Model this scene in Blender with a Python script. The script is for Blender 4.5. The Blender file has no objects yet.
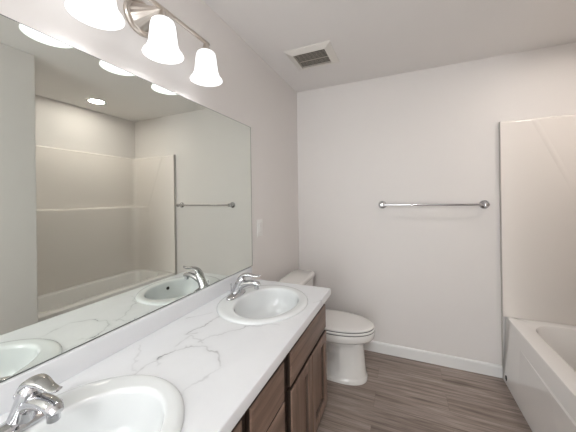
import bpy, bmesh, math, random
import numpy as np
from mathutils import Vector, Matrix

S = bpy.context.scene
COL = S.collection
PI = math.pi

# ------------------------------------------------------------------ camera
YAW, ROLL, F = 0.4063, -0.0137, 265.83
fw = Vector((-math.sin(YAW), math.cos(YAW), 0))
rt = Vector((math.cos(YAW), math.sin(YAW), 0))
up = Vector((0, 0, 1))
cr = rt * math.cos(ROLL) + up * math.sin(ROLL)
cu = up * math.cos(ROLL) - rt * math.sin(ROLL)
cam_data = bpy.data.cameras.new('camera')
cam = bpy.data.objects.new('camera', cam_data)
COL.objects.link(cam)
m = Matrix((cr, cu, -fw)).transposed().to_4x4()
m.translation = Vector((0.9595, 0.0, 1.3862))
cam.matrix_world = m
cam_data.sensor_width = 36
cam_data.lens = F / 576 * 36
cam_data.shift_y = -(216 - 197.65) / 576
cam_data.clip_start = 0.02
S.camera = cam

# ------------------------------------------------------------------ world, exposure, lamp strengths
FILL_DAYLIGHT = 6.8  # sky strength set to brighten the room through the added doorway
FILL_DOME_STRENGTH = 110.0
FILL_DOME_COLOR = (0.97, 0.99, 1.0)
w = bpy.data.worlds.new('world')
S.world = w
w.use_nodes = True
w.node_tree.nodes['Background'].inputs[0].default_value = (0.95, 0.985, 1.0, 1)
w.node_tree.nodes['Background'].inputs[1].default_value = FILL_DAYLIGHT
S.view_settings.view_transform = 'Standard'
S.view_settings.look = 'None'
S.view_settings.gamma = 1
S.view_settings.exposure = 0.0
SHADE_STRENGTH = 1.25
BULB_STRENGTH = 80.0
SHADE_COLOR = (0.985, 0.99, 1.0)
CAN_STRENGTH = 140.0
CAN_COLOR = (1.0, 0.92, 0.85)

# ------------------------------------------------------------------ room numbers (metres)
W, D, H = 2.364, 2.4895, 2.44
Y0 = -1.6
TUBX, TUBZ, TUBY = 1.6391, 0.475, 1.055
CX, CZ = 0.5594, 0.8426
CY0, CY1 = -0.012, 1.5559

# ------------------------------------------------------------------ materials
def mat(name, col, rough=0.5, metal=0.0, **kw):
    m = bpy.data.materials.new(name)
    m.use_nodes = True
    b = m.node_tree.nodes['Principled BSDF']
    b.inputs['Base Color'].default_value = (*col, 1)
    b.inputs['Roughness'].default_value = rough
    b.inputs['Metallic'].default_value = metal
    for k, v in kw.items():
        b.inputs[k.replace('_', ' ')].default_value = v
    return m

def nodes(m):
    nt = m.node_tree
    return nt, nt.nodes, nt.links, nt.nodes['Principled BSDF']

def texco(nt, kind='Object', scale=(1, 1, 1)):
    tc = nt.nodes.new('ShaderNodeTexCoord')
    mp = nt.nodes.new('ShaderNodeMapping')
    mp.inputs['Scale'].default_value = scale
    nt.links.new(tc.outputs[kind], mp.inputs['Vector'])
    return mp.outputs[0]

def noise(nt, vec, scale, detail=4, rough=0.55, dist=0):
    n = nt.nodes.new('ShaderNodeTexNoise')
    n.inputs['Scale'].default_value = scale
    n.inputs['Detail'].default_value = detail
    n.inputs['Roughness'].default_value = rough
    n.inputs['Distortion'].default_value = dist
    nt.links.new(vec, n.inputs['Vector'])
    return n.outputs['Fac']

def ramp(nt, fac, stops):
    r = nt.nodes.new('ShaderNodeValToRGB')
    els = r.color_ramp.elements
    while len(els) < len(stops):
        els.new(0.5)
    for e, (p, c) in zip(els, stops):
        e.position = p
        e.color = (*c, 1)
    nt.links.new(fac, r.inputs[0])
    return r.outputs[0]

def mixc(nt, fac, a, b, mode='MIX'):
    x = nt.nodes.new('ShaderNodeMix')
    x.data_type = 'RGBA'
    x.blend_type = mode
    for s, v in ((x.inputs['Factor'], fac), (x.inputs['A'], a), (x.inputs['B'], b)):
        if isinstance(v, (int, float)):
            s.default_value = v
        elif isinstance(v, tuple):
            s.default_value = (*v, 1)
        else:
            nt.links.new(v, s)
    return x.outputs['Result']

def bump(nt, b, h, strength, dist=0.002):
    n = nt.nodes.new('ShaderNodeBump')
    n.inputs['Strength'].default_value = strength
    n.inputs['Distance'].default_value = dist
    nt.links.new(h, n.inputs['Height'])
    nt.links.new(n.outputs[0], b.inputs['Normal'])

def paint(name, col, rough=0.55, bs=0.12):
    m = mat(name, col, rough)
    nt, N, L, b = nodes(m)
    v = texco(nt)
    h = noise(nt, v, 90, 3)
    bump(nt, b, h, bs, 0.001)
    c = ramp(nt, noise(nt, v, 2.5, 3), [(0.3, tuple(x * 0.985 for x in col)), (0.7, col)])
    L.new(c, b.inputs['Base Color'])
    return m

M = {}
M['wall'] = paint('wall_paint', (0.745, 0.715, 0.695))
M['ceiling'] = paint('ceiling_paint', (0.81, 0.785, 0.77), 0.8, 0.2)
M['trim'] = paint('trim_paint', (0.78, 0.775, 0.765), 0.35, 0.02)
M['acrylic'] = mat('acrylic', (0.80, 0.755, 0.715), 0.22, Coat_Weight=0.3, Coat_Roughness=0.08)
M['tub'] = mat('tub_enamel', (0.91, 0.89, 0.87), 0.08, Coat_Weight=0.3, Coat_Roughness=0.06)
M['flange'] = mat('grey_flange_edge', (0.52, 0.49, 0.46), 0.5)  # greyer than the surround panels
M['porcelain'] = mat('porcelain', (0.72, 0.74, 0.745), 0.035, Coat_Weight=0.4, Coat_Roughness=0.03)
M['toilet'] = mat('toilet_china', (0.76, 0.745, 0.72), 0.10, Coat_Weight=0.4, Coat_Roughness=0.04)
M['seat'] = mat('seat_plastic', (0.77, 0.755, 0.735), 0.2)
M['chrome'] = mat('chrome', (0.58, 0.58, 0.595), 0.05, 1.0)
M['nickel'] = mat('brushed_nickel', (0.60, 0.55, 0.50), 0.28, 1.0)
M['mirror'] = mat('mirror_silver', (0.805, 0.84, 0.795), 0.0, 1.0)
M['edge'] = mat('mirror_edge', (0.10, 0.11, 0.105), 0.3)
M['dark'] = mat('dark_hole', (0.01, 0.01, 0.01), 0.6)
M['gap_shade'] = mat('seat_gap_shade', (0.05, 0.05, 0.05), 0.6)  # near-black tone for the shade between bowl, seat and lid
M['plastic'] = mat('white_plastic', (0.78, 0.77, 0.75), 0.35)
M['vent'] = mat('vent_plastic', (0.74, 0.71, 0.67), 0.45)
M['slat'] = mat('vent_slat', (0.42, 0.375, 0.325), 0.5)

# floor: grey-brown vinyl planks running across the room (along x)
m = mat('vinyl_plank', (0.2, 0.16, 0.13), 0.42)
nt, N, L, b = nodes(m)
v = texco(nt)
br = N.new('ShaderNodeTexBrick')
br.inputs['Scale'].default_value = 1.0
br.inputs['Brick Width'].default_value = 1.22
br.inputs['Row Height'].default_value = 0.152
br.inputs['Mortar Size'].default_value = 0.0009
br.inputs['Mortar Smooth'].default_value = 0.2
br.offset = 0.37
br.inputs['Color1'].default_value = (0.0, 0.0, 0.0, 1)
br.inputs['Color2'].default_value = (1, 1, 1, 1)
br.inputs['Mortar'].default_value = (0.5, 0.5, 0.5, 1)
L.new(v, br.inputs['Vector'])
# shift the grain from plank to plank
sep = N.new('ShaderNodeVectorMath'); sep.operation = 'MULTIPLY_ADD'
L.new(br.outputs['Color'], sep.inputs[0])
sep.inputs[1].default_value = (3.0, 1.7, 0)
L.new(v, sep.inputs[2])
g1m = N.new('ShaderNodeMapping'); g1m.inputs['Scale'].default_value = (2.0, 34, 1)
L.new(sep.outputs[0], g1m.inputs['Vector'])
g1 = noise(nt, g1m.outputs[0], 1.0, 6, 0.6, 0.6)
g2m = N.new('ShaderNodeMapping'); g2m.inputs['Scale'].default_value = (6, 150, 1)
L.new(sep.outputs[0], g2m.inputs['Vector'])
g2 = noise(nt, g2m.outputs[0], 1.0, 4, 0.6, 0.2)
c1 = ramp(nt, g1, [(0.30, (0.150, 0.113, 0.096)), (0.46, (0.262, 0.209, 0.181)), (0.68, (0.395, 0.330, 0.292))])
c2 = ramp(nt, g2, [(0.32, (0.62, 0.61, 0.60)), (0.68, (1.22, 1.22, 1.22))])
c = mixc(nt, 0.75, c1, c2, 'MULTIPLY')
pl = ramp(nt, br.outputs['Color'], [(0, (0.95, 0.945, 0.94)), (1, (1.04, 1.04, 1.04))])
c = mixc(nt, 1.0, c, pl, 'MULTIPLY')
c = mixc(nt, br.outputs['Fac'], c, (0.17, 0.13, 0.11))
L.new(c, b.inputs['Base Color'])
bump(nt, b, g2, 0.15, 0.001)
M['floor'] = m

def wood(name, axis, k=1.0):
    m = mat(name, (0.15, 0.09, 0.06), 0.38)
    nt, N, L, b = nodes(m)
    sc = [34, 34, 34]; sc[axis] = 2.2
    v = texco(nt, 'Object', tuple(sc))
    g = noise(nt, v, 1.0, 6, 0.6, 0.5)
    c = ramp(nt, g, [(0.28, (0.098 * k, 0.058 * k, 0.040 * k)), (0.5, (0.190 * k, 0.122 * k, 0.090 * k)), (0.75, (0.275 * k, 0.190 * k, 0.146 * k))])
    L.new(c, b.inputs['Base Color'])
    bump(nt, b, g, 0.1, 0.001)
    return m
M['wood_v'] = wood('stained_wood_upright', 2)
M['wood_h'] = wood('stained_wood_level', 1)
M['wood_groove'] = wood('shaded_groove_wood', 2, 0.35)  # recess shade painted into the door grooves
M['wood_dark'] = wood('gap_shade_wood', 2, 0.16)  # near-black wood that paints the shade around the cabinet fronts

def marble(name, attr):
    m = mat(name, (0.8, 0.8, 0.82), 0.22)
    nt, N, L, b = nodes(m)
    v = texco(nt)
    n1 = noise(nt, v, 3.0, 5, 0.6, 0.8)
    c = ramp(nt, n1, [(0.35, (0.71, 0.72, 0.74)), (0.65, (0.75, 0.76, 0.78))])
    if attr:
        at = N.new('ShaderNodeAttribute'); at.attribute_name = 'vein'
        c = mixc(nt, at.outputs['Fac'], c, (0.15, 0.15, 0.16))
    L.new(c, b.inputs['Base Color'])
    return m
M['marble'] = marble('marble_laminate_top', True)
M['marble_plain'] = marble('marble_laminate', False)

def emis(name, col, s):
    m = bpy.data.materials.new(name); m.use_nodes = True
    b = m.node_tree.nodes['Principled BSDF']
    b.inputs['Base Color'].default_value = (0.3, 0.3, 0.3, 1)
    b.inputs['Roughness'].default_value = 0.3
    b.inputs['Emission Color'].default_value = (*col, 1)
    b.inputs['Emission Strength'].default_value = s
    return m
M['shade'] = emis('opal_glass', SHADE_COLOR, SHADE_STRENGTH)
M['bulb'] = emis('lit_bulb', SHADE_COLOR, BULB_STRENGTH)
M['dome'] = emis('fill_dome_glow', FILL_DOME_COLOR, FILL_DOME_STRENGTH)
M['lens'] = emis('downlight_lens', CAN_COLOR, CAN_STRENGTH)

# ------------------------------------------------------------------ mesh helpers
def finish(name, bm, m, parent=None, loc=None, smooth=True, angle=35):
    bmesh.ops.remove_doubles(bm, verts=bm.verts, dist=1e-6)
    bmesh.ops.recalc_face_normals(bm, faces=bm.faces)
    me = bpy.data.meshes.new(name)
    bm.to_mesh(me); bm.free()
    o = bpy.data.objects.new(name, me)
    COL.objects.link(o)
    me.materials.append(m)
    if smooth:
        for p in me.polygons: p.use_smooth = True
        me.set_sharp_from_angle(angle=math.radians(angle))
    if parent: o.parent = parent
    if loc: o.location = loc
    return o

def thing(name, label, cat, loc=(0, 0, 0), group=None):
    o = bpy.data.objects.new(name, None)
    COL.objects.link(o)
    o.location = loc
    o.empty_display_size = 0.1
    o['label'] = label; o['category'] = cat
    if group: o['group'] = group
    return o

def struct(o, label=None):
    o['kind'] = 'structure'
    if label: o['label'] = label
    return o

def box(bm, a, b, bev=0.0, seg=2):
    a, b = Vector(a), Vector(b)
    t = bmesh.new()
    bmesh.ops.create_cube(t, size=1)
    for v in t.verts:
        v.co = Vector([a[i] + (b[i] - a[i]) * (v.co[i] + 0.5) for i in range(3)])
    if bev:
        bmesh.ops.bevel(t, geom=list(t.edges), offset=bev, segments=seg, affect='EDGES', profile=0.5)
    me = bpy.data.meshes.new('t'); t.to_mesh(me); t.free()
    bm.from_mesh(me); bpy.data.meshes.remove(me)
    return bm

def nbox(a, b, bev=0.0, seg=2):
    return box(bmesh.new(), a, b, bev, seg)

def loft(bm, rings, cap0=True, cap1=True):
    vs = [[bm.verts.new(p) for p in r] for r in rings]
    n = len(rings[0])
    for a, b in zip(vs, vs[1:]):
        for i in range(n):
            j = (i + 1) % n
            bm.faces.new((a[i], a[j], b[j], b[i]))
    if cap0: bm.faces.new(vs[0])
    if cap1: bm.faces.new(vs[-1])
    return bm

def ell(cx, cy, z, ax, ay, n=64, e=2.0):
    out = []
    for i in range(n):
        t = 2 * PI * i / n
        c, s = math.cos(t), math.sin(t)
        out.append((cx + ax * math.copysign(abs(c) ** (2 / e), c), cy + ay * math.copysign(abs(s) ** (2 / e), s), z))
    return out

def lathe(bm, prof, n=40, axis='z', c=(0, 0, 0), cap0=False, cap1=False):
    rings = []
    for r, h in prof:
        ring = []
        for i in range(n):
            t = 2 * PI * i / n
            x, y = r * math.cos(t), r * math.sin(t)
            p = {'z': (x, y, h), 'x': (h, x, y), 'y': (x, h, y)}[axis]
            ring.append((p[0] + c[0], p[1] + c[1], p[2] + c[2]))
        rings.append(ring)
    return loft(bm, rings, cap0, cap1)

def sweep(bm, path, n=20, side=Vector((0, 1, 0))):
    """path of (point, half width along side, half thickness); cross-sections are ellipses across the path"""
    P = [Vector(p[0]) for p in path]
    rings = []
    for i, (p, a, bb) in enumerate(path):
        t = (P[min(i + 1, len(P) - 1)] - P[max(i - 1, 0)]).normalized()
        s = (side - t * side.dot(t)).normalized()
        nn = t.cross(s)
        rings.append([P[i] + s * a * math.cos(2 * PI * k / n) + nn * bb * math.sin(2 * PI * k / n) for k in range(n)])
    return loft(bm, rings)

def smooth_path(pts, k=5):
    """Catmull-Rom through tuples of numbers"""
    out = []
    A = [np.array(p, float) for p in pts]
    A = [2 * A[0] - A[1]] + A + [2 * A[-1] - A[-2]]
    for i in range(1, len(A) - 2):
        for j in range(k):
            t = j / k
            p0, p1, p2, p3 = A[i - 1:i + 3]
            out.append(0.5 * (2 * p1 + (p2 - p0) * t + (2 * p0 - 5 * p1 + 4 * p2 - p3) * t * t + (3 * p1 - p0 - 3 * p2 + p3) * t ** 3))
    out.append(A[-2])
    return out

def prism(bm, poly, z0, z1):
    return loft(bm, [[(x, y, z0) for x, y in poly], [(x, y, z1) for x, y in poly]])

# ------------------------------------------------------------------ room shell
T = 0.1
struct(finish('floor', nbox((-T, Y0 - T, -T), (W + T, D + T, 0)), M['floor'], smooth=False), 'grey-brown wood-look plank floor')
struct(finish('ceiling', nbox((-T, Y0 - T, H), (W + T, D + T, H + T)), M['ceiling'], smooth=False), 'plain off-white ceiling')
struct(finish('wall_left', nbox((-T, Y0 - T, 0), (0, D + T, H)), M['wall'], smooth=False), 'off-white wall behind the mirror and vanity')
struct(finish('wall_back', nbox((0, D, 0), (W, D + T, H)), M['wall'], smooth=False), 'off-white wall carrying the towel bar')
struct(finish('wall_right', nbox((W + 0.006, Y0 - T, 0), (W + T, D + T, H)), M['wall'], smooth=False), 'off-white wall along the bathtub')
# unseen near wall; its open doorway and daylight are added to brighten the room
DX0, DX1, DZ = 0.28, 1.12, 2.05
bm = bmesh.new()
box(bm, (0, Y0 - T, 0), (DX0, Y0, H)); box(bm, (DX1, Y0 - T, 0), (W, Y0, H)); box(bm, (DX0, Y0 - T, DZ), (DX1, Y0, H))
struct(finish('wall_near', bm, M['wall'], smooth=False), 'off-white wall with an added open doorway, behind the camera')
struct(finish('wall_partition', nbox((1.4841, Y0, 0), (W + 0.006, 1.0491, H), 0.004), M['wall'], smooth=False), 'off-white partition at the near end of the bathtub')

def baseboard(name, poly_dir):
    bm = bmesh.new()
    prof = [(0, 0), (0.013, 0), (0.013, 0.078), (0.010, 0.087), (0.005, 0.091), (0, 0.091)]
    p0, p1, nrm = poly_dir
    rings = []
    for p in (p0, p1):
        rings.append([(p[0] + nrm[0] * a, p[1] + nrm[1] * a, z) for a, z in prof])
    loft(bm, rings)
    return struct(finish(name, bm, M['trim'], smooth=False))
baseboard('baseboard_back', ((0.013, D), (TUBX - 0.002, D), (0, -1)))['label'] = 'white baseboard under the towel bar'
baseboard('baseboard_left', ((0, 1.535), (0, D), (1, 0)))['label'] = 'white baseboard behind the toilet'
baseboard('baseboard_right', ((1.4841, 1.045), (1.4841, Y0), (-1, 0)))

bm = bmesh.new()
box(bm, (DX0 - 0.07, Y0, 0), (DX0 + 0.005, Y0 + 0.016, DZ + 0.07), 0.003); box(bm, (DX1 - 0.005, Y0, 0), (DX1 + 0.07, Y0 + 0.016, DZ + 0.07), 0.003); box(bm, (DX0 - 0.07, Y0, DZ - 0.005), (DX1 + 0.07, Y0 + 0.017, DZ + 0.07), 0.003)
struct(finish('added_doorway_trim', bm, M['trim'], smooth=False), 'white casing of the added open doorway')
pd = bpy.data.lights.new('added_doorway_portal', 'AREA'); pd.shape = 'RECTANGLE'; pd.size = DX1 - DX0; pd.size_y = DZ
pd.cycles.is_portal = True
po = bpy.data.objects.new('added_doorway_portal', pd); COL.objects.link(po)
po.location = ((DX0 + DX1) / 2, Y0 - T - 0.01, DZ / 2); po.rotation_euler = (math.radians(90), 0, 0)

# ------------------------------------------------------------------ bathtub
tub = thing('bathtub', 'white alcove bathtub with a glossy front apron', 'bathtub', (TUBX, (TUBY + D) / 2, 0))
ty = (TUBY + D) / 2
def rrect(x0, x1, y0, y1, z, r, n=8):
    pts = []
    for cx, cy, a0 in ((x1 - r, y1 - r, 0), (x0 + r, y1 - r, 90), (x0 + r, y0 + r, 180), (x1 - r, y0 + r, 270)):
        for i in range(n + 1):
            a = math.radians(a0 + 90 * i / n)
            pts.append((cx + r * math.cos(a), cy + r * math.sin(a), z))
    return pts
ox = Vector((TUBX, ty, 0))
def off(rings): return [[tuple(Vector(p) - ox) for p in r] for r in rings]
xi0, xi1 = TUBX + 0.135, W - 0.155
yi0, yi1 = TUBY + 0.075, D - 0.085
X1 = W + 0.003
Y1 = D - 0.002
bm = bmesh.new()
loft(bm, off([
    rrect(TUBX, X1, TUBY, Y1, 0.001, 0.003),
    rrect(TUBX + 0.024, X1, TUBY, Y1, TUBZ - 0.014, 0.003),
    rrect(TUBX + 0.027, X1, TUBY, Y1, TUBZ - 0.005, 0.003),
    rrect(TUBX + 0.035, X1, TUBY, Y1, TUBZ - 0.001, 0.003),
    rrect(xi0 - 0.02, xi1 + 0.012, yi0 - 0.02, yi1 + 0.02, TUBZ - 0.001, 0.16),
    rrect(xi0 - 0.006, xi1 + 0.004, yi0 - 0.006, yi1 + 0.006, TUBZ - 0.006, 0.155),
    rrect(xi0, xi1, yi0, yi1, TUBZ - 0.02, 0.15),
    rrect(xi0 + 0.03, xi1 - 0.03, yi0 + 0.06, yi1 - 0.03, TUBZ - 0.22, 0.15),
    rrect(xi0 + 0.055, xi1 - 0.05, yi0 + 0.13, yi1 - 0.05, 0.14, 0.14),
    rrect(xi0 + 0.10, xi1 - 0.09, yi0 + 0.20, yi1 - 0.10, 0.10, 0.12),
    rrect(xi0 + 0.16, xi1 - 0.16, yi0 + 0.30, yi1 - 0.20, 0.095, 0.08),
]), False, True)
finish('tub_shell', bm, M['tub'], tub, angle=40)
# raised apron field with a wide chamfer
bm = bmesh.new()
e = 0.007
sl = 0.024 / 0.461
ring0 = [(0.0015 + sl * 0.03, 1.27, 0.03), (0.0015 + sl * 0.03, 2.29, 0.03), (0.0015 + sl * 0.366, 2.29, 0.366), (0.0015 + sl * 0.366, 1.27, 0.366)]
ring1 = [(sl * 0.042 - e, 1.31, 0.042), (sl * 0.042 - e, 1.62, 0.042), (sl * 0.355 - e, 1.80, 0.355), (sl * 0.355 - e, 1.31, 0.355)]
loft(bm, [[(x, y - ty, z) for x, y, z in ring0], [(x, y - ty, z) for x, y, z in ring1]])
finish('apron_panel', bm, M['tub'], tub, smooth=False)
bm = bmesh.new(); loft(bm, [[(xx, 2.412 - ty + 0.016 * math.cos(2 * PI * i / 24), 0.043 + 0.019 * math.sin(2 * PI * i / 24)) for i in range(24)] for xx in (0.012, 0.0002)])
finish('weep_hole', bm, M['dark'], tub)
bm = bmesh.new(); lathe(bm, [(0.03, 0.094), (0.03, 0.098), (0.022, 0.1), (0.0, 0.099)], 24, 'z', (xi0 + 0.3 - TUBX, yi0 + 0.4 - ty, 0))
finish('tub_drain', bm, M['chrome'], tub)

# ------------------------------------------------------------------ tub surround
sur = thing('tub_surround', 'tall off-white moulded wall surround above the bathtub, with a ledge', 'tub surround', (TUBX, ty, TUBZ))
SZ, LZ, PT = 1.937, 1.302, 0.03
def uplan(tb, te_far, corner, arm):
    """plan of a U-shaped skin lining the alcove: back thickness tb, end thickness te, rounded inner corners"""
    xb = W + 0.004 - tb
    inner = []
    ya, yb = TUBY + te_far, D - 0.0005 - te_far
    r = corner
    inner.append((arm, yb))
    for i in range(9):
        a = math.radians(90 - 90 * i / 8)
        inner.append((xb - r + r * math.cos(a), yb - r + r * math.sin(a)))
    for i in range(9):
        a = math.radians(0 - 90 * i / 8)
        inner.append((xb - r + r * math.cos(a), ya + r + r * math.sin(a)))
    inner.append((arm, ya))
    outer = [(arm, TUBY - 0.003), (W + 0.004, TUBY - 0.003), (W + 0.004, D - 0.0005), (arm, D - 0.0005)]
    return inner + outer
loc = lambda poly: [(x - TUBX, y - ty) for x, y in poly]
def nosed(plan, z0, z1, r, k=5):
    """rings of a plan carried up to z1 with a rounded nose of radius r on its inner edge"""
    rings = [[(x, y, z0) for x, y in loc(plan(0.0))]]
    for i in range(k + 1):
        a = math.radians(90 * i / k)
        rings.append([(x, y, z1 - r + r * math.sin(a)) for x, y in loc(plan(r * (1 - math.cos(a))))])
    return rings
bm = bmesh.new(); loft(bm, nosed(lambda o: uplan(0.034 - o, PT - o, 0.05, TUBX + 0.0015), 0.001, SZ - TUBZ, 0.018))
finish('wall_skin', bm, M['acrylic'], sur, angle=40)
# lower, thicker skin ending in the ledge; it dies away along the end walls
def lplan(o):
    xb = W + 0.004 - 0.095 + o
    r = 0.10
    inner = []
    for yy, sgn in ((D - 0.0005 - PT + 0.001, -1), (TUBY + PT - 0.004, 1)):
        arc = [(xb - 0.20, yy), (xb - 0.17, yy + sgn * (0.006 - o * .2))]
        y2 = yy + sgn * (0.030 - o)
        for i in range(9):
            a = math.radians(90 - 90 * i / 8)
            arc.append((xb - r + r * math.cos(a), y2 + sgn * (r - r * math.sin(a))))
        inner += arc if sgn < 0 else arc[::-1]
    outer = [(xb - 0.20, TUBY + 0.004), (W + 0.003, TUBY + 0.004), (W + 0.003, D - 0.004), (xb - 0.20, D - 0.004)]
    return inner + outer
bm = bmesh.new()
loft(bm, nosed(lplan, 0.001, LZ - TUBZ, 0.026, 6))
finish('ledge_skin', bm, M['acrylic'], sur, angle=40)
# front flange on both end walls, square-cut with a rounded top
for yy, s in ((D - 0.0005, -1), (TUBY - 0.003, 1)):
    bm = bmesh.new()
    y_a, y_b = sorted((yy, yy + s * (PT + 0.0015)))
    pts = [(-0.002, 0.003 - TUBZ)]
    pts += [(-0.002, SZ - TUBZ - 0.014), (-0.0005, SZ - TUBZ - 0.004)]
    pts += [(0.001, SZ - TUBZ + 0.0005), (0.001, 0.0015), (-0.0005, 0.0015), (-0.0005, 0.003 - TUBZ)]
    loft(bm, [[(x, y_a - ty, z) for x, z in pts], [(x, y_b - ty, z) for x, z in pts]])
    finish('end_flange', bm, M['flange'], sur, smooth=False)
# diagonal moulded crease on the far end wall
for yy, s in ((D - 0.0005 - PT, -1), (TUBY + PT - 0.003, 1)):
    bm = bmesh.new()
    p0, p1 = Vector((1.838, yy, SZ - 0.012)), Vector((2.092, yy, LZ))
    dr = (p1 - p0).normalized(); sd = Vector((dr.z, 0, -dr.x))
    rings = []
    for p in (p0, p1):
        rings.append([p - sd * 0.018, p - sd * 0.006 + Vector((0, s * 0.0016, 0)), p + sd * 0.006 + Vector((0, s * 0.0016, 0)), p + sd * 0.018])
    rings = [[tuple(q - Vector((TUBX, ty, TUBZ))) for q in r] for r in rings]
    loft(bm, rings)
    finish('moulded_crease', bm, M['acrylic'], sur)

# ------------------------------------------------------------------ vanity cabinet
van = thing('vanity_cabinet', 'brown wooden double vanity cabinet with panelled doors and drawers', 'vanity cabinet', (0, 0.78, 0))
VY = 0.78
VA, VB = 0.035, 1.543
bm = bmesh.new()
zc = CZ - 0.0385
for y in (VA, 0.655, 0.95, VB - 0.016):
    box(bm, (0.001, y - VY, 0.105), (0.497, y + 0.016 - VY, zc))
box(bm, (0.001, VA + 0.016 - VY, 0.105), (0.012, VB - 0.016 - VY, zc))
box(bm, (0.012, VA + 0.016 - VY, 0.105), (0.497, VB - 0.016 - VY, 0.121))
finish('carcass', bm, M['wood_v'], van, smooth=False)
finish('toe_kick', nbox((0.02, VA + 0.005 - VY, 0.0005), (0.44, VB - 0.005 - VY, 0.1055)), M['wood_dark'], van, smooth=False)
bm = bmesh.new()
xf0, xf1 = 0.4965, 0.514
zt = CZ - 0.039
for y0, y1 in ((VA, 0.075), (0.628, 0.70), (0.92, 1.01), (1.51, VB)):
    box(bm, (xf0, y0 - VY, 0.105), (xf1, y1 - VY, zt))
for z0, z1 in ((0.105, 0.175), (0.735, zt), (0.585, 0.63)):
    box(bm, (xf0, VA - VY, z0), (xf1 - 0.0003, VB - VY, z1))
finish('face_frame', bm, M['wood_dark'], van, smooth=False)  # frame coloured dark to carry the shade in the gaps
# far end stile and the side seen from the toilet carry the plain brown stain
def slab(name, y0, y1, z0, z1):
    bm = bmesh.new()
    x0, x1 = 0.5145, 0.535
    c = 0.012
    r = lambda x, i: [(x, y0 + i - VY, z0 + i), (x, y1 - i - VY, z0 + i), (x, y1 - i - VY, z1 - i), (x, y0 + i - VY, z1 - i)]
    loft(bm, [r(x0, 0), r(x1 - 0.006, 0), r(x1 - 0.003, 0.003), r(x1, c)])
    o = finish(name, bm, M['wood_h'], van, smooth=False)
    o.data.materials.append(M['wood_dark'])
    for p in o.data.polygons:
        if p.center.x < x1 - 0.0062 and abs(p.normal.x) < 0.5: p.material_index = 1  # side edges darkened as painted gap shade
    return o
def door(y0, y1, z0, z1):
    x0, x1 = 0.5145, 0.535
    st = 0.057
    r = lambda x, i: [(x, y0 + i - VY, z0 + i), (x, y1 - i - VY, z0 + i), (x, y1 - i - VY, z1 - i), (x, y0 + i - VY, z1 - i)]
    bm = bmesh.new()
    loft(bm, [r(x0, 0), r(x1 - 0.004, 0), r(x1, 0.004), r(x1, st - 0.009), r(x1 - 0.004, st - 0.002), r(x1 - 0.0165, st + 0.002)], True, False)
    o = finish('cabinet_door', bm, M['wood_v'], van, smooth=False)
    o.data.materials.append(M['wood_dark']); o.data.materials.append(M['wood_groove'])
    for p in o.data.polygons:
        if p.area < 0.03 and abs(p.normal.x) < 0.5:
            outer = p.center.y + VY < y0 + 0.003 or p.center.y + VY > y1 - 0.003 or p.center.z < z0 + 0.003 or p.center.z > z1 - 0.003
            p.material_index = 1 if outer else 2  # painted shade: gap tone on outer edges, groove tone around the panel
    finish('door_panel', nbox((x0 + 0.002, y0 + st - VY, z0 + st), (x1 - 0.016, y1 - st - VY, z1 - st)), M['wood_v'], o, smooth=False)
slab('false_front', 0.995, 1.536, 0.613, 0.752)
door(0.995, 1.2655, 0.17, 0.597)
door(1.2695, 1.536, 0.17, 0.597)
for z0, z1 in ((0.604, 0.752), (0.392, 0.596), (0.17, 0.384)):
    slab('drawer_front', 0.685, 0.935, z0, z1)
slab('false_front', 0.05, 0.643, 0.613, 0.752)
door(0.05, 0.3445, 0.17, 0.597)
door(0.3485, 0.643, 0.17, 0.597)

# ------------------------------------------------------------------ countertop
VEINS = [
 (.85, .0022, [(0.188, 0.655), (0.192, 0.672), (0.195, 0.692), (0.195, 0.715)]),
 (.40, .0020, [(0.182, 0.570), (0.182, 0.631), (0.193, 0.654), (0.192, 0.672)]),
 (.52, .0022, [(0.195, 0.715), (0.216, 0.733), (0.241, 0.759), (0.276, 0.780), (0.318, 0.764), (0.344, 0.761), (0.377, 0.741), (0.411, 0.706)]),
 (.30, .0030, [(0.183, 0.731), (0.175, 0.774), (0.187, 0.817), (0.243, 0.801), (0.264, 0.794)]),
 (.40, .0022, [(0.151, 0.815), (0.186, 0.841)]),
 (.80, .0017, [(0.149, 0.817), (0.166, 0.876), (0.177, 1.000)]),
 (.42, .0026, [(0.238, 0.795), (0.264, 0.848), (0.291, 0.879), (0.341, 0.955)]),
 (.25, .0022, [(0.196, 0.651), (0.218, 0.631)]),
 (.22, .0030, [(0.414, 0.701), (0.399, 0.635), (0.389, 0.597), (0.385, 0.560)]),
 (.40, .0022, [(0.552, 1.361), (0.543, 1.330), (0.536, 1.307)]),
 (.25, .0025, [(0.341, 0.955), (0.40, 1.00), (0.46, 1.03)]),
 (.20, .0025, [(0.182, 0.575), (0.14, 0.60), (0.09, 0.66), (0.05, 0.69)]),
 (.30, .0022, [(0.05, 0.93), (0.09, 0.975), (0.11, 1.02)]),
 (.35, .0022, [(0.30, -0.012), (0.36, 0.05), (0.43, 0.10)]),
]
top = thing('countertop', 'long white marble-look vanity countertop with grey veins and low backsplash', 'countertop', (0, VY, CZ))
SINKS = [(0.287, 1.223), (0.287, 0.330)]
SAX, SAY = 0.228, 0.253
st = 0.003
xs = [(0.0, 0)] + [(0.017 + i * st, 0) for i in range(int((CX - 0.005 - 0.017) / st) + 1)] + [(CX - 0.004, 0), (CX - 0.0012, -0.0012), (CX, -0.004), (CX, -0.038), (0.50, -0.038)]
ys = [(CY0, -0.038), (CY0, -0.003), (CY0 + 0.002, 0)] + [(CY0 + 0.005 + i * st, 0) for i in range(int((CY1 - CY0 - 0.011) / st) + 1)] + [(CY1 - 0.004, 0), (CY1 - 0.0012, -0.0012), (CY1, -0.004), (CY1, -0.038)]
nx, ny = len(xs), len(ys)
XX = np.array([a for a, _ in xs]); XD = np.array([b_ for _, b_ in xs])
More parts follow.
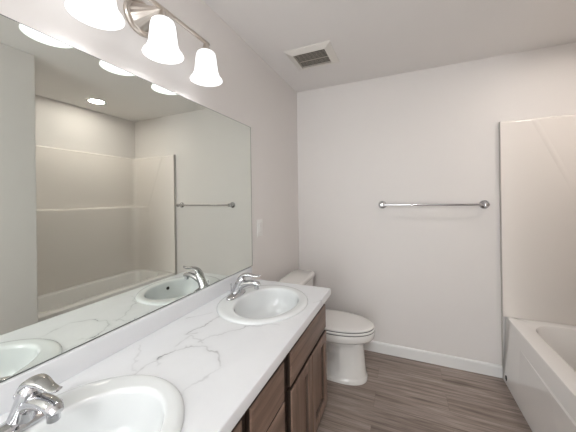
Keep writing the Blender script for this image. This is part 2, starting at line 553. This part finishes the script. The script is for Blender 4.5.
YY = np.array([a for a, _ in ys]); YD = np.array([b_ for _, b_ in ys])
gx, gy = np.meshgrid(XX, YY, indexing='ij')
gz = np.minimum(*np.meshgrid(XD, YD, indexing='ij'))
verts = np.stack([gx, gy - VY, gz], -1).reshape(-1, 3)
rng = np.random.default_rng(4)
def vnoise(x, y):
    return sum(a * np.sin(x * fx + y * fy + ph) for a, fx, fy, ph in ((1, 70, 40, .3), (.8, -55, 90, 1.7), (.6, 160, -120, 2.2), (.4, 230, 260, .9)))
jx = gx + 0.0035 * vnoise(gx, gy); jy = gy + 0.0035 * vnoise(gy + 3, gx + 1)
vein = np.zeros_like(gx)
for wgt, wid, pts in VEINS:
    best = np.full_like(gx, 9.0)
    for (ax, ay), (bx, by) in zip(pts, pts[1:]):
        dx, dy = bx - ax, by - ay
        t = np.clip(((jx - ax) * dx + (jy - ay) * dy) / (dx * dx + dy * dy), 0, 1)
        best = np.minimum(best, np.hypot(jx - ax - t * dx, jy - ay - t * dy))
    mod = 0.75 + 0.25 * vnoise(gx * .9 + 7, gy * .8) / 1.5
    val = wgt * np.clip(mod, .25, 1.15) * np.exp(-(best / wid) ** 2) + 0.12 * wgt * np.exp(-(best / (wid * 6)) ** 2)
    vein = np.maximum(vein, val)
vein[gz < -0.01] = 0
keep = []
for i in range(nx - 1):
    mx = 0.5 * (XX[i] + XX[i + 1])
    for j in range(ny - 1):
        my = 0.5 * (YY[j] + YY[j + 1])
        if gz[i, j] > -0.002 and any(((mx - sx) / (SAX - 0.018)) ** 2 + ((my - sy) / (SAY - 0.018)) ** 2 < 1 for sx, sy in SINKS):
            continue
        keep.append((i * ny + j, (i + 1) * ny + j, (i + 1) * ny + j + 1, i * ny + j + 1))
me = bpy.data.meshes.new('counter_slab')
me.from_pydata(verts.tolist(), [], keep)
at = me.attributes.new('vein', 'FLOAT', 'POINT')
at.data.foreach_set('value', vein.reshape(-1).astype(np.float32))
me.materials.append(M['marble'])
for p in me.polygons: p.use_smooth = True
me.set_sharp_from_angle(angle=math.radians(50))
o = bpy.data.objects.new('counter_slab', me); COL.objects.link(o); o.parent = top
finish('backsplash', nbox((0.0008, CY0 - VY, 0.0), (0.0175, CY1 - VY, 0.0765), 0.0018), M['marble_plain'], top, smooth=False)

# ------------------------------------------------------------------ sinks
def make_sink(label, cx, cy):
    s = thing('sink', label, 'sink', (cx, cy, CZ), 'drop-in sinks')
    bm = bmesh.new()
    a, b_ = SAX, SAY
    ix = 0.022
    R = [ell(0, 0, 0.0005, a, b_), ell(0, 0, 0.004, a, b_), ell(0, 0, 0.0075, a - .003, b_ - .003), ell(0, 0, 0.0105, a - .009, b_ - .009), ell(0, 0, 0.012, a - .020, b_ - .020),
         ell(0.004, 0, 0.0105, a - .034, b_ - .030), ell(ix, 0, 0.0095, .166, .211), ell(ix, 0, 0.0085, .159, .205), ell(ix, 0, 0.0035, .1545, .2005), ell(ix, 0, -0.006, .1525, .198), ell(ix, 0, -0.03, .150, .195), ell(ix, 0, -0.07, .144, .187),
         ell(ix, 0, -0.105, .130, .168), ell(ix, 0, -0.128, .105, .134), ell(ix, 0, -0.139, .065, .08), ell(ix, 0, -0.143, .034, .036), ell(ix, 0, -0.145, .023, .023)]
    loft(bm, R, False, True)
    finish('basin', bm, M['porcelain'], s, angle=60)
    bm = bmesh.new(); lathe(bm, [(0.03, -0.1435), (0.029, -0.1405), (0.022, -0.140), (0.021, -0.143), (0.018, -0.143), (0.017, -0.138), (0.012, -0.135), (0.0, -0.134)], 32, 'z', (ix, 0, 0))
    finish('drain_stopper', bm, M['chrome'], s)
    # overflow hole high on the front wall of the bowl
    bm = bmesh.new()
    ang = 0.25
    for k in range(1):
        px, py, pz = ix + 0.1497 * math.cos(ang), 0.195 * math.sin(ang), -0.032
        n = Vector((-math.cos(ang), -math.sin(ang), 0.25)).normalized()
        u = n.cross(Vector((0, 0, 1))).normalized(); v = n.cross(u)
        ring = [Vector((px, py, pz)) + n * 0.0015 + u * 0.0105 * math.cos(t) + v * 0.0105 * math.sin(t) for t in [2 * PI * i / 20 for i in range(20)]]
        ring2 = [p - n * 0.006 for p in ring]
        loft(bm, [ring2, ring])
    finish('overflow_hole', bm, M['dark'], s)
    return s
make_sink('oval white drop-in sink at the far end of the countertop, beside the toilet', *SINKS[0])
make_sink('oval white drop-in sink at the near end of the countertop, cut by the photo edge', *SINKS[1])

# ------------------------------------------------------------------ faucets
def make_faucet(label, x, y):
    f = thing('faucet', label, 'faucet', (x, y, CZ + 0.0125), 'chrome faucets')
    bm = bmesh.new()
    loft(bm, [ell(0, 0, 0.0, .027, .078, 48, 2.6), ell(0, 0, 0.006, .027, .078, 48, 2.6), ell(0, 0, 0.011, .0245, .074, 48, 2.5), ell(0.001, 0, 0.016, .021, .058, 48, 2.3), ell(0.002, 0, 0.020, .018, .040, 48, 2.1)])
    finish('base_plate', bm, M['chrome'], f, angle=60)
    # body leaning forward over the bowl
    P = smooth_path([(-0.004, 0, 0.008, .033, .027), (0.001, 0, 0.026, .026, .026), (0.011, 0, 0.048, .0235, .0245), (0.023, 0, 0.070, .0225, .0235), (0.037, 0, 0.090, .0215, .021), (0.046, 0, 0.101, .015, .014), (0.050, 0, 0.105, .007, .006)], 4)
    bm = bmesh.new(); sweep(bm, [((p[0], p[1], p[2]), p[3], p[4]) for p in P], 28)
    finish('body', bm, M['chrome'], f, angle=60)
    P = smooth_path([(0.002, 0, 0.040, .020, .022), (0.038, 0, 0.062, .0195, .0185), (0.073, 0, 0.075, .0185, .0160), (0.106, 0, 0.080, .0175, .0148), (0.131, 0, 0.078, .0165, .0138), (0.144, 0, 0.071, .012, .010)], 4)
    bm = bmesh.new(); sweep(bm, [((p[0], p[1], p[2]), p[3], p[4]) for p in P], 28)
    finish('spout', bm, M['chrome'], f, angle=60)
    bm = bmesh.new(); lathe(bm, [(0.0, 0.050), (0.0105, 0.050), (0.0125, 0.052), (0.0125, 0.072), (0.0, 0.078)], 24, 'z', (0.129, 0, 0))
    finish('aerator', bm, M['chrome'], f)
    # lever: a dome growing out of the back of the body, running forward into a paddle with an upturned tip
    P = smooth_path([(0.006, 0, 0.062, .016, .003), (0.014, 0, 0.084, .0200, .005), (0.030, 0, 0.105, .0210, .008), (0.052, 0, 0.118, .0200, .0095), (0.080, 0, 0.122, .0170, .009), (0.106, 0, 0.119, .0135, .0075), (0.126, 0, 0.118, .0115, .0060), (0.143, 0, 0.121, .0095, .0045), (0.152, 0, 0.126, .006, .0025)], 4)
    bm = bmesh.new(); sweep(bm, [((p[0], p[1], p[2]), p[3], p[4]) for p in P], 28)
    finish('lever', bm, M['chrome'], f, angle=60)
    bm = bmesh.new(); lathe(bm, [(0.0, 0.0), (0.0028, 0.0), (0.0024, 0.040), (0.004, 0.042), (0.0048, 0.046), (0.004, 0.050), (0.0, 0.052)], 16, 'z', (-0.0345, 0, 0.010))
    finish('lift_rod', bm, M['chrome'], f)
    return f
make_faucet('chrome single-lever faucet on the far sink, next to the toilet', 0.118, SINKS[0][1])
make_faucet('chrome single-lever faucet on the near sink, at the lower left corner', 0.122, SINKS[1][1])

# ------------------------------------------------------------------ mirror
MZ0, MZ1, MY0, MY1 = 0.9215, 1.8733, -0.04, 1.5811
mir = thing('mirror', 'large frameless rectangular wall mirror above the countertop', 'mirror', (0, (MY0 + MY1) / 2, MZ0))
my = (MY0 + MY1) / 2
finish('mirror_glass', nbox((0.0006, MY0 - my, 0.0), (0.005, MY1 - my, MZ1 - MZ0)), M['mirror'], mir, smooth=False)
bm = bmesh.new()
h_, l_ = MZ1 - MZ0, MY1 - my
for a, b_ in (((0.0005, -l_ - 0.0005, -0.0012), (0.0054, l_ + 0.0005, 0.0022)), ((0.0005, -l_ - 0.0005, h_ - 0.0006), (0.0054, l_ + 0.0005, h_ + 0.001)),
              ((0.0005, l_ - 0.0015, -0.001), (0.0054, l_ + 0.0015, h_)), ((0.0005, -l_ - 0.0015, -0.001), (0.0054, -l_ + 0.0015, h_))):
    box(bm, a, b_)
finish('mirror_edge', bm, M['edge'], mir, smooth=False)

# ------------------------------------------------------------------ vanity light
LX, LZR, LYC, LDY = 0.1285, 1.938, 0.7476, 0.2423
BZ = 2.113
vl = thing('vanity_light', 'brushed nickel bar light with three bell-shaped frosted glass shades above the mirror', 'wall lamp', (0, LYC, BZ))
bm = bmesh.new(); lathe(bm, [(0.0, 0.0), (0.068, 0.0005), (0.070, 0.004), (0.070, 0.012), (0.066, 0.017), (0.060, 0.018), (0.056, 0.014), (0.052, 0.016)], 48, 'x')
finish('wall_plate', bm, M['nickel'], vl)
bm = bmesh.new()
rings = []
for r, h in [(0.054, 0.013), (0.046, 0.028), (0.034, 0.055), (0.022, 0.085), (0.012, 0.110), (0.008, LX)]:
    ring = []
    for i in range(96):
        t = 2 * PI * i / 96
        rr = r * (1 - 0.06 * (0.5 + 0.5 * math.cos(12 * t)))
        ring.append((h, rr * math.cos(t), rr * math.sin(t)))
    rings.append(ring)
loft(bm, rings)
finish('fluted_cone', bm, M['nickel'], vl, angle=60)
bm = bmesh.new(); lathe(bm, [(0.0, -LDY - 0.022), (0.006, -LDY - 0.021), (0.0085, -LDY - 0.016), (0.0085, LDY + 0.016), (0.006, LDY + 0.021), (0.0, LDY + 0.022)], 20, 'y', (LX, 0, 0))
finish('crossbar', bm, M['nickel'], vl)
for k in (-1, 0, 1):
    zr = LZR - BZ
    bm = bmesh.new(); lathe(bm, [(0.0, -0.004), (0.010, -0.004), (0.012, -0.012), (0.016, -0.024), (0.024, -0.036), (0.029, -0.042), (0.027, -0.046), (0.0, -0.046)], 32, 'z', (LX, k * LDY, 0))
    finish('shade_holder', bm, M['nickel'], vl)
    out = [(0.022, 0.1325), (0.033, 0.1305), (0.0405, 0.124), (0.0445, 0.112), (0.0465, 0.095), (0.0485, 0.075), (0.0505, 0.056), (0.0525, 0.042), (0.0560, 0.029), (0.0620, 0.017), (0.0700, 0.007), (0.073, 0.0)]
    inn = [(r - 0.003, h + (0.002 if i < 11 else 0)) for i, (r, h) in enumerate(out)][::-1]
    inn = [(r, min(h, 0.1295)) for r, h in inn]
    bm = bmesh.new(); lathe(bm, [(r, zr + h) for r, h in out + inn], 40, 'z', (LX, k * LDY, 0))
    sh = finish('glass_shade', bm, M['shade'], vl, angle=80)
    bm = bmesh.new(); lathe(bm, [(0.0, 0.046), (0.012, 0.048), (0.022, 0.057), (0.026, 0.069), (0.022, 0.084), (0.014, 0.097), (0.012, 0.12), (0.0, 0.122)], 24, 'z', (LX, k * LDY, zr))
    finish('light_bulb', bm, M['bulb'], vl)

# ------------------------------------------------------------------ recessed ceiling light over the tub
can = thing('recessed_light', 'small round recessed ceiling light over the bathtub, seen in the mirror', 'ceiling light', (2.03, 1.80, H))
bm = bmesh.new(); lathe(bm, [(0.092, -0.0005), (0.092, -0.004), (0.086, -0.007), (0.072, -0.006), (0.068, -0.003), (0.068, -0.0005)], 48, 'z')
finish('trim_ring', bm, M['plastic'], can)
bm = bmesh.new(); loft(bm, [ell(0, 0, -0.0008, 0.069, 0.069, 48), ell(0, 0, -0.0035, 0.0685, 0.0685, 48)])
finish('lens', bm, M['lens'], can)

# ------------------------------------------------------------------ unseen ceiling lamp behind the camera, added to lift overall brightness
dl = thing('added_fill_lamp', 'round white fill lamp added on the ceiling behind the camera, unseen', 'ceiling light', (1.12, -1.3, H))
bm = bmesh.new(); lathe(bm, [(0.0, -0.0005), (0.165, -0.0005), (0.165, -0.022), (0.155, -0.026), (0.0, -0.026)], 48, 'z')
finish('fill_lamp_base', bm, M['nickel'], dl)
bm = bmesh.new(); lathe(bm, [(0.152, -0.0255), (0.150, -0.040), (0.130, -0.060), (0.095, -0.076), (0.05, -0.084), (0.0, -0.087)], 32, 'z')
finish('fill_lamp_dome', bm, M['dome'], dl)

# ------------------------------------------------------------------ ceiling vent
VX0, VX1, VY0_, VY1_ = 0.190, 0.524, 1.755, 2.060
vcx, vcy = (VX0 + VX1) / 2, (VY0_ + VY1_) / 2
ven = thing('ceiling_vent', 'square white exhaust fan grille with dark slats on the ceiling', 'vent', (vcx, vcy, H))
ox_, oy_ = (VX1 - VX0) / 2, (VY1_ - VY0_) / 2
ixx, iyy = 0.117, 0.104
rec = lambda a, b_, z: [(-a, -b_, z), (a, -b_, z), (a, b_, z), (-a, b_, z)]
bm = bmesh.new()
loft(bm, [rec(ox_, oy_, -0.0005), rec(ox_, oy_, -0.006), rec(ox_ - 0.004, oy_ - 0.004, -0.009), rec(ixx + 0.008, iyy + 0.008, -0.024), rec(ixx, iyy, -0.024), rec(ixx, iyy, -0.003)], False, False)
finish('grille_frame', bm, M['vent'], ven, smooth=False)
finish('fan_cavity', nbox((-ixx - .001, -iyy - .001, -0.004), (ixx + .001, iyy + .001, -0.0005)), M['dark'], ven, smooth=False)
ns = 13
for i in range(ns):
    y = -iyy + (i + 0.5) * 2 * iyy / ns
    bm = bmesh.new()
    pr = [(y - 0.0074, -0.0205), (y - 0.0060, -0.0225), (y + 0.0074, -0.0165), (y + 0.0060, -0.0145)]
    loft(bm, [[(-ixx, a, z) for a, z in pr], [(ixx, a, z) for a, z in pr]])
    finish('slat', bm, M['slat'], ven, smooth=False)
finish('centre_rib', nbox((-ixx, -0.0035, -0.0240), (ixx, 0.0035, -0.0215)), M['slat'], ven, smooth=False)

# ------------------------------------------------------------------ switch plate
out_ = thing('light_switch', 'white rectangular wall plate with a rocker switch, right of the mirror', 'light switch', (0, 1.697, 1.17))
finish('cover_plate', nbox((0.0005, -0.038, -0.061), (0.006, 0.038, 0.061), 0.0025), M['plastic'], out_)
finish('switch_frame', nbox((0.005, -0.018, -0.035), (0.0075, 0.018, 0.035), 0.0008), M['seat'], out_)
bm = bmesh.new()
pr = [(0.007, -0.0325), (0.0085, -0.0325), (0.0095, 0.0), (0.0125, 0.0325), (0.007, 0.0325)]
loft(bm, [[(x, -0.0155, z) for x, z in pr], [(x, 0.0155, z) for x, z in pr]])
finish('rocker', bm, M['plastic'], out_, smooth=False)
for z in (-0.048, 0.048):
    bm = bmesh.new(); lathe(bm, [(0.0, 0.0070), (0.003, 0.0066), (0.0034, 0.0058)], 14, 'x', (0, 0, z))
    finish('screw', bm, M['plastic'], out_)

# ------------------------------------------------------------------ towel bar
BZ2, BX0, BX1 = 1.3125, 0.797, 1.540
tb = thing('towel_bar', 'long chrome towel bar mounted on the back wall, left of the tub surround', 'towel bar', ((BX0 + BX1) / 2, D, BZ2))
hl = (BX1 - BX0) / 2
for s in (-1, 1):
    bm = bmesh.new(); lathe(bm, [(0.0, -0.0005), (0.033, -0.0005), (0.034, -0.004), (0.032, -0.009), (0.026, -0.014), (0.018, -0.020), (0.015, -0.030), (0.0155, -0.042), (0.0185, -0.052), (0.0205, -0.064), (0.0190, -0.074), (0.013, -0.082), (0.0, -0.085)], 36, 'y', (s * hl, 0, 0))
    finish('mounting_post', bm, M['chrome'], tb)
bm = bmesh.new(); lathe(bm, [(0.0085, -hl), (0.0085, hl)], 24, 'x', (0, -0.064, 0), True, True)
finish('rod', bm, M['chrome'], tb)

# ------------------------------------------------------------------ toilet
TY = 2.088
to = thing('toilet', 'white two-piece toilet with closed lid between vanity and back wall', 'toilet', (0, TY, 0))
def srect(x0, x1, hw, z, e=5.0, n=64):
    return ell((x0 + x1) / 2, 0, z, (x1 - x0) / 2, hw, n, e)
bm = bmesh.new()
loft(bm, [srect(0.055, 0.215, 0.165, 0.385), srect(0.047, 0.226, 0.178, 0.40), srect(0.044, 0.232, 0.186, 0.52), srect(0.043, 0.234, 0.190, 0.690)])
finish('tank', bm, M['toilet'], to, angle=50)
bm = bmesh.new()
loft(bm, [srect(0.040, 0.240, 0.193, 0.690, 7), srect(0.036, 0.244, 0.197, 0.694, 7), srect(0.036, 0.244, 0.197, 0.716, 7), srect(0.039, 0.241, 0.194, 0.724, 7), srect(0.046, 0.234, 0.187, 0.727, 7)])
finish('tank_lid', bm, M['toilet'], to, angle=50)
def egg(x0, x1, hw, z, n=64, cut=0.38, e1=2.1, e2=2.6):
    """bowl outline: blunt behind, long oval in front"""
    xc = x0 + (x1 - x0) * cut
    pts = []
    for i in range(n):
        t = 2 * PI * i / n
        c, s = math.cos(t), math.sin(t)
        e = e1 if c >= 0 else e2
        a = (x1 - xc) if c >= 0 else (xc - x0)
        pts.append((xc + a * math.copysign(abs(c) ** (2 / e), c), hw * math.copysign(abs(s) ** (2 / e), s), z))
    return pts
# bowl and foot in one piece: a straight front column, a narrower waist behind it
bm = bmesh.new()
def foot(z, xf, hwf, xr, hwr, n=64):
    """front column ellipse blended into a narrower rear foot"""
    pts = []
    for i in range(n):
        t = 2 * PI * i / n
        c, s = math.cos(t), math.sin(t)
        if c >= 0:
            x = 0.50 + (xf - 0.50) * abs(c) ** (2 / 2.3); hw = hwf
        else:
            x = 0.50 - (0.50 - xr) * abs(c) ** (2 / 3.0); k = min(1, max(0, (0.49 - x) / 0.04)); k = k * k * (3 - 2 * k); hw = hwf + (hwr - hwf) * k
        pts.append((x, hw * math.copysign(abs(s) ** (2 / 2.5), s), z))
    return pts
loft(bm, [
    foot(0.0005, 0.698, 0.128, 0.16, 0.125), foot(0.022, 0.698, 0.128, 0.16, 0.125), foot(0.030, 0.692, 0.123, 0.165, 0.105), foot(0.045, 0.690, 0.120, 0.17, 0.075), foot(0.10, 0.684, 0.114, 0.17, 0.048),
    foot(0.22, 0.676, 0.108, 0.17, 0.048), foot(0.262, 0.676, 0.110, 0.15, 0.06),
    egg(0.14, 0.688, 0.125, 0.288, cut=.55), egg(0.12, 0.712, 0.148, 0.304, cut=.52), egg(0.10, 0.742, 0.168, 0.316, cut=.50), egg(0.08, 0.754, 0.176, 0.330, cut=.48), egg(0.075, 0.759, 0.179, 0.366, cut=.48), egg(0.08, 0.756, 0.176, 0.3735, cut=.48)])
finish('bowl', bm, M['toilet'], to, angle=50)
def plate(name, x0, x1, hw, z0, z1, m_, dome=0.0):
    bm = bmesh.new()
    r = 0.006
    rings = [egg(x0 + r * .6, x1 - r * .6, hw - r * .6, z0), egg(x0, x1, hw, z0 + r * .6), egg(x0, x1, hw, z1 - r), egg(x0 + r * .35, x1 - r * .35, hw - r * .35, z1 - r * .35), egg(x0 + r * 1.3, x1 - r * 1.3, hw - r * 1.3, z1)]
    if dome:
        for k in (0.75, 0.5, 0.25):
            xm = x0 + (x1 - x0) * 0.4
            rings.append(egg(xm - (xm - x0) * k, xm + (x1 - xm) * k, hw * k, z1 + dome * (1 - k * k)))
    loft(bm, rings)
    return finish(name, bm, m_, to, angle=50)
plate('seat', 0.248, 0.757, 0.177, 0.3785, 0.394, M['seat'])
plate('seat_lid', 0.250, 0.752, 0.172, 0.399, 0.415, M['seat'], 0.003)
plate('seat_gap_shade', 0.256, 0.7495, 0.1695, 0.392, 0.401, M['gap_shade'])  # dark plates in the gaps draw the shade lines under lid and seat
plate('seat_gap_shade', 0.256, 0.7530, 0.1730, 0.371, 0.380, M['gap_shade'])
for s in (-1, 1):
    bm = bmesh.new(); sweep(bm, [((0.252, s * 0.075 - 0.02, 0.393), 0.013, 0.013), ((0.252, s * 0.075 + 0.02, 0.393), 0.013, 0.013)], 18, Vector((1, 0, 0)))
    finish('hinge', bm, M['seat'], to)
    bm = bmesh.new(); lathe(bm, [(0.013, 0.028), (0.013, 0.037), (0.010, 0.044), (0.0, 0.047)], 20, 'z', (0.30, s * 0.105, 0))
    finish('bolt_cap', bm, M['seat'], to)
bm = bmesh.new(); lathe(bm, [(0.0, 0.230), (0.012, 0.230), (0.013, 0.238), (0.008, 0.244), (0.0, 0.245)], 20, 'x', (0, -0.135, 0.615))
sweep(bm, [((0.243, -0.135, 0.615), 0.006, 0.005), ((0.247, -0.10, 0.612), 0.007, 0.004), ((0.247, -0.065, 0.606), 0.008, 0.004)], 14, Vector((0, 0, 1)))
finish('flush_lever', bm, M['chrome'], to)
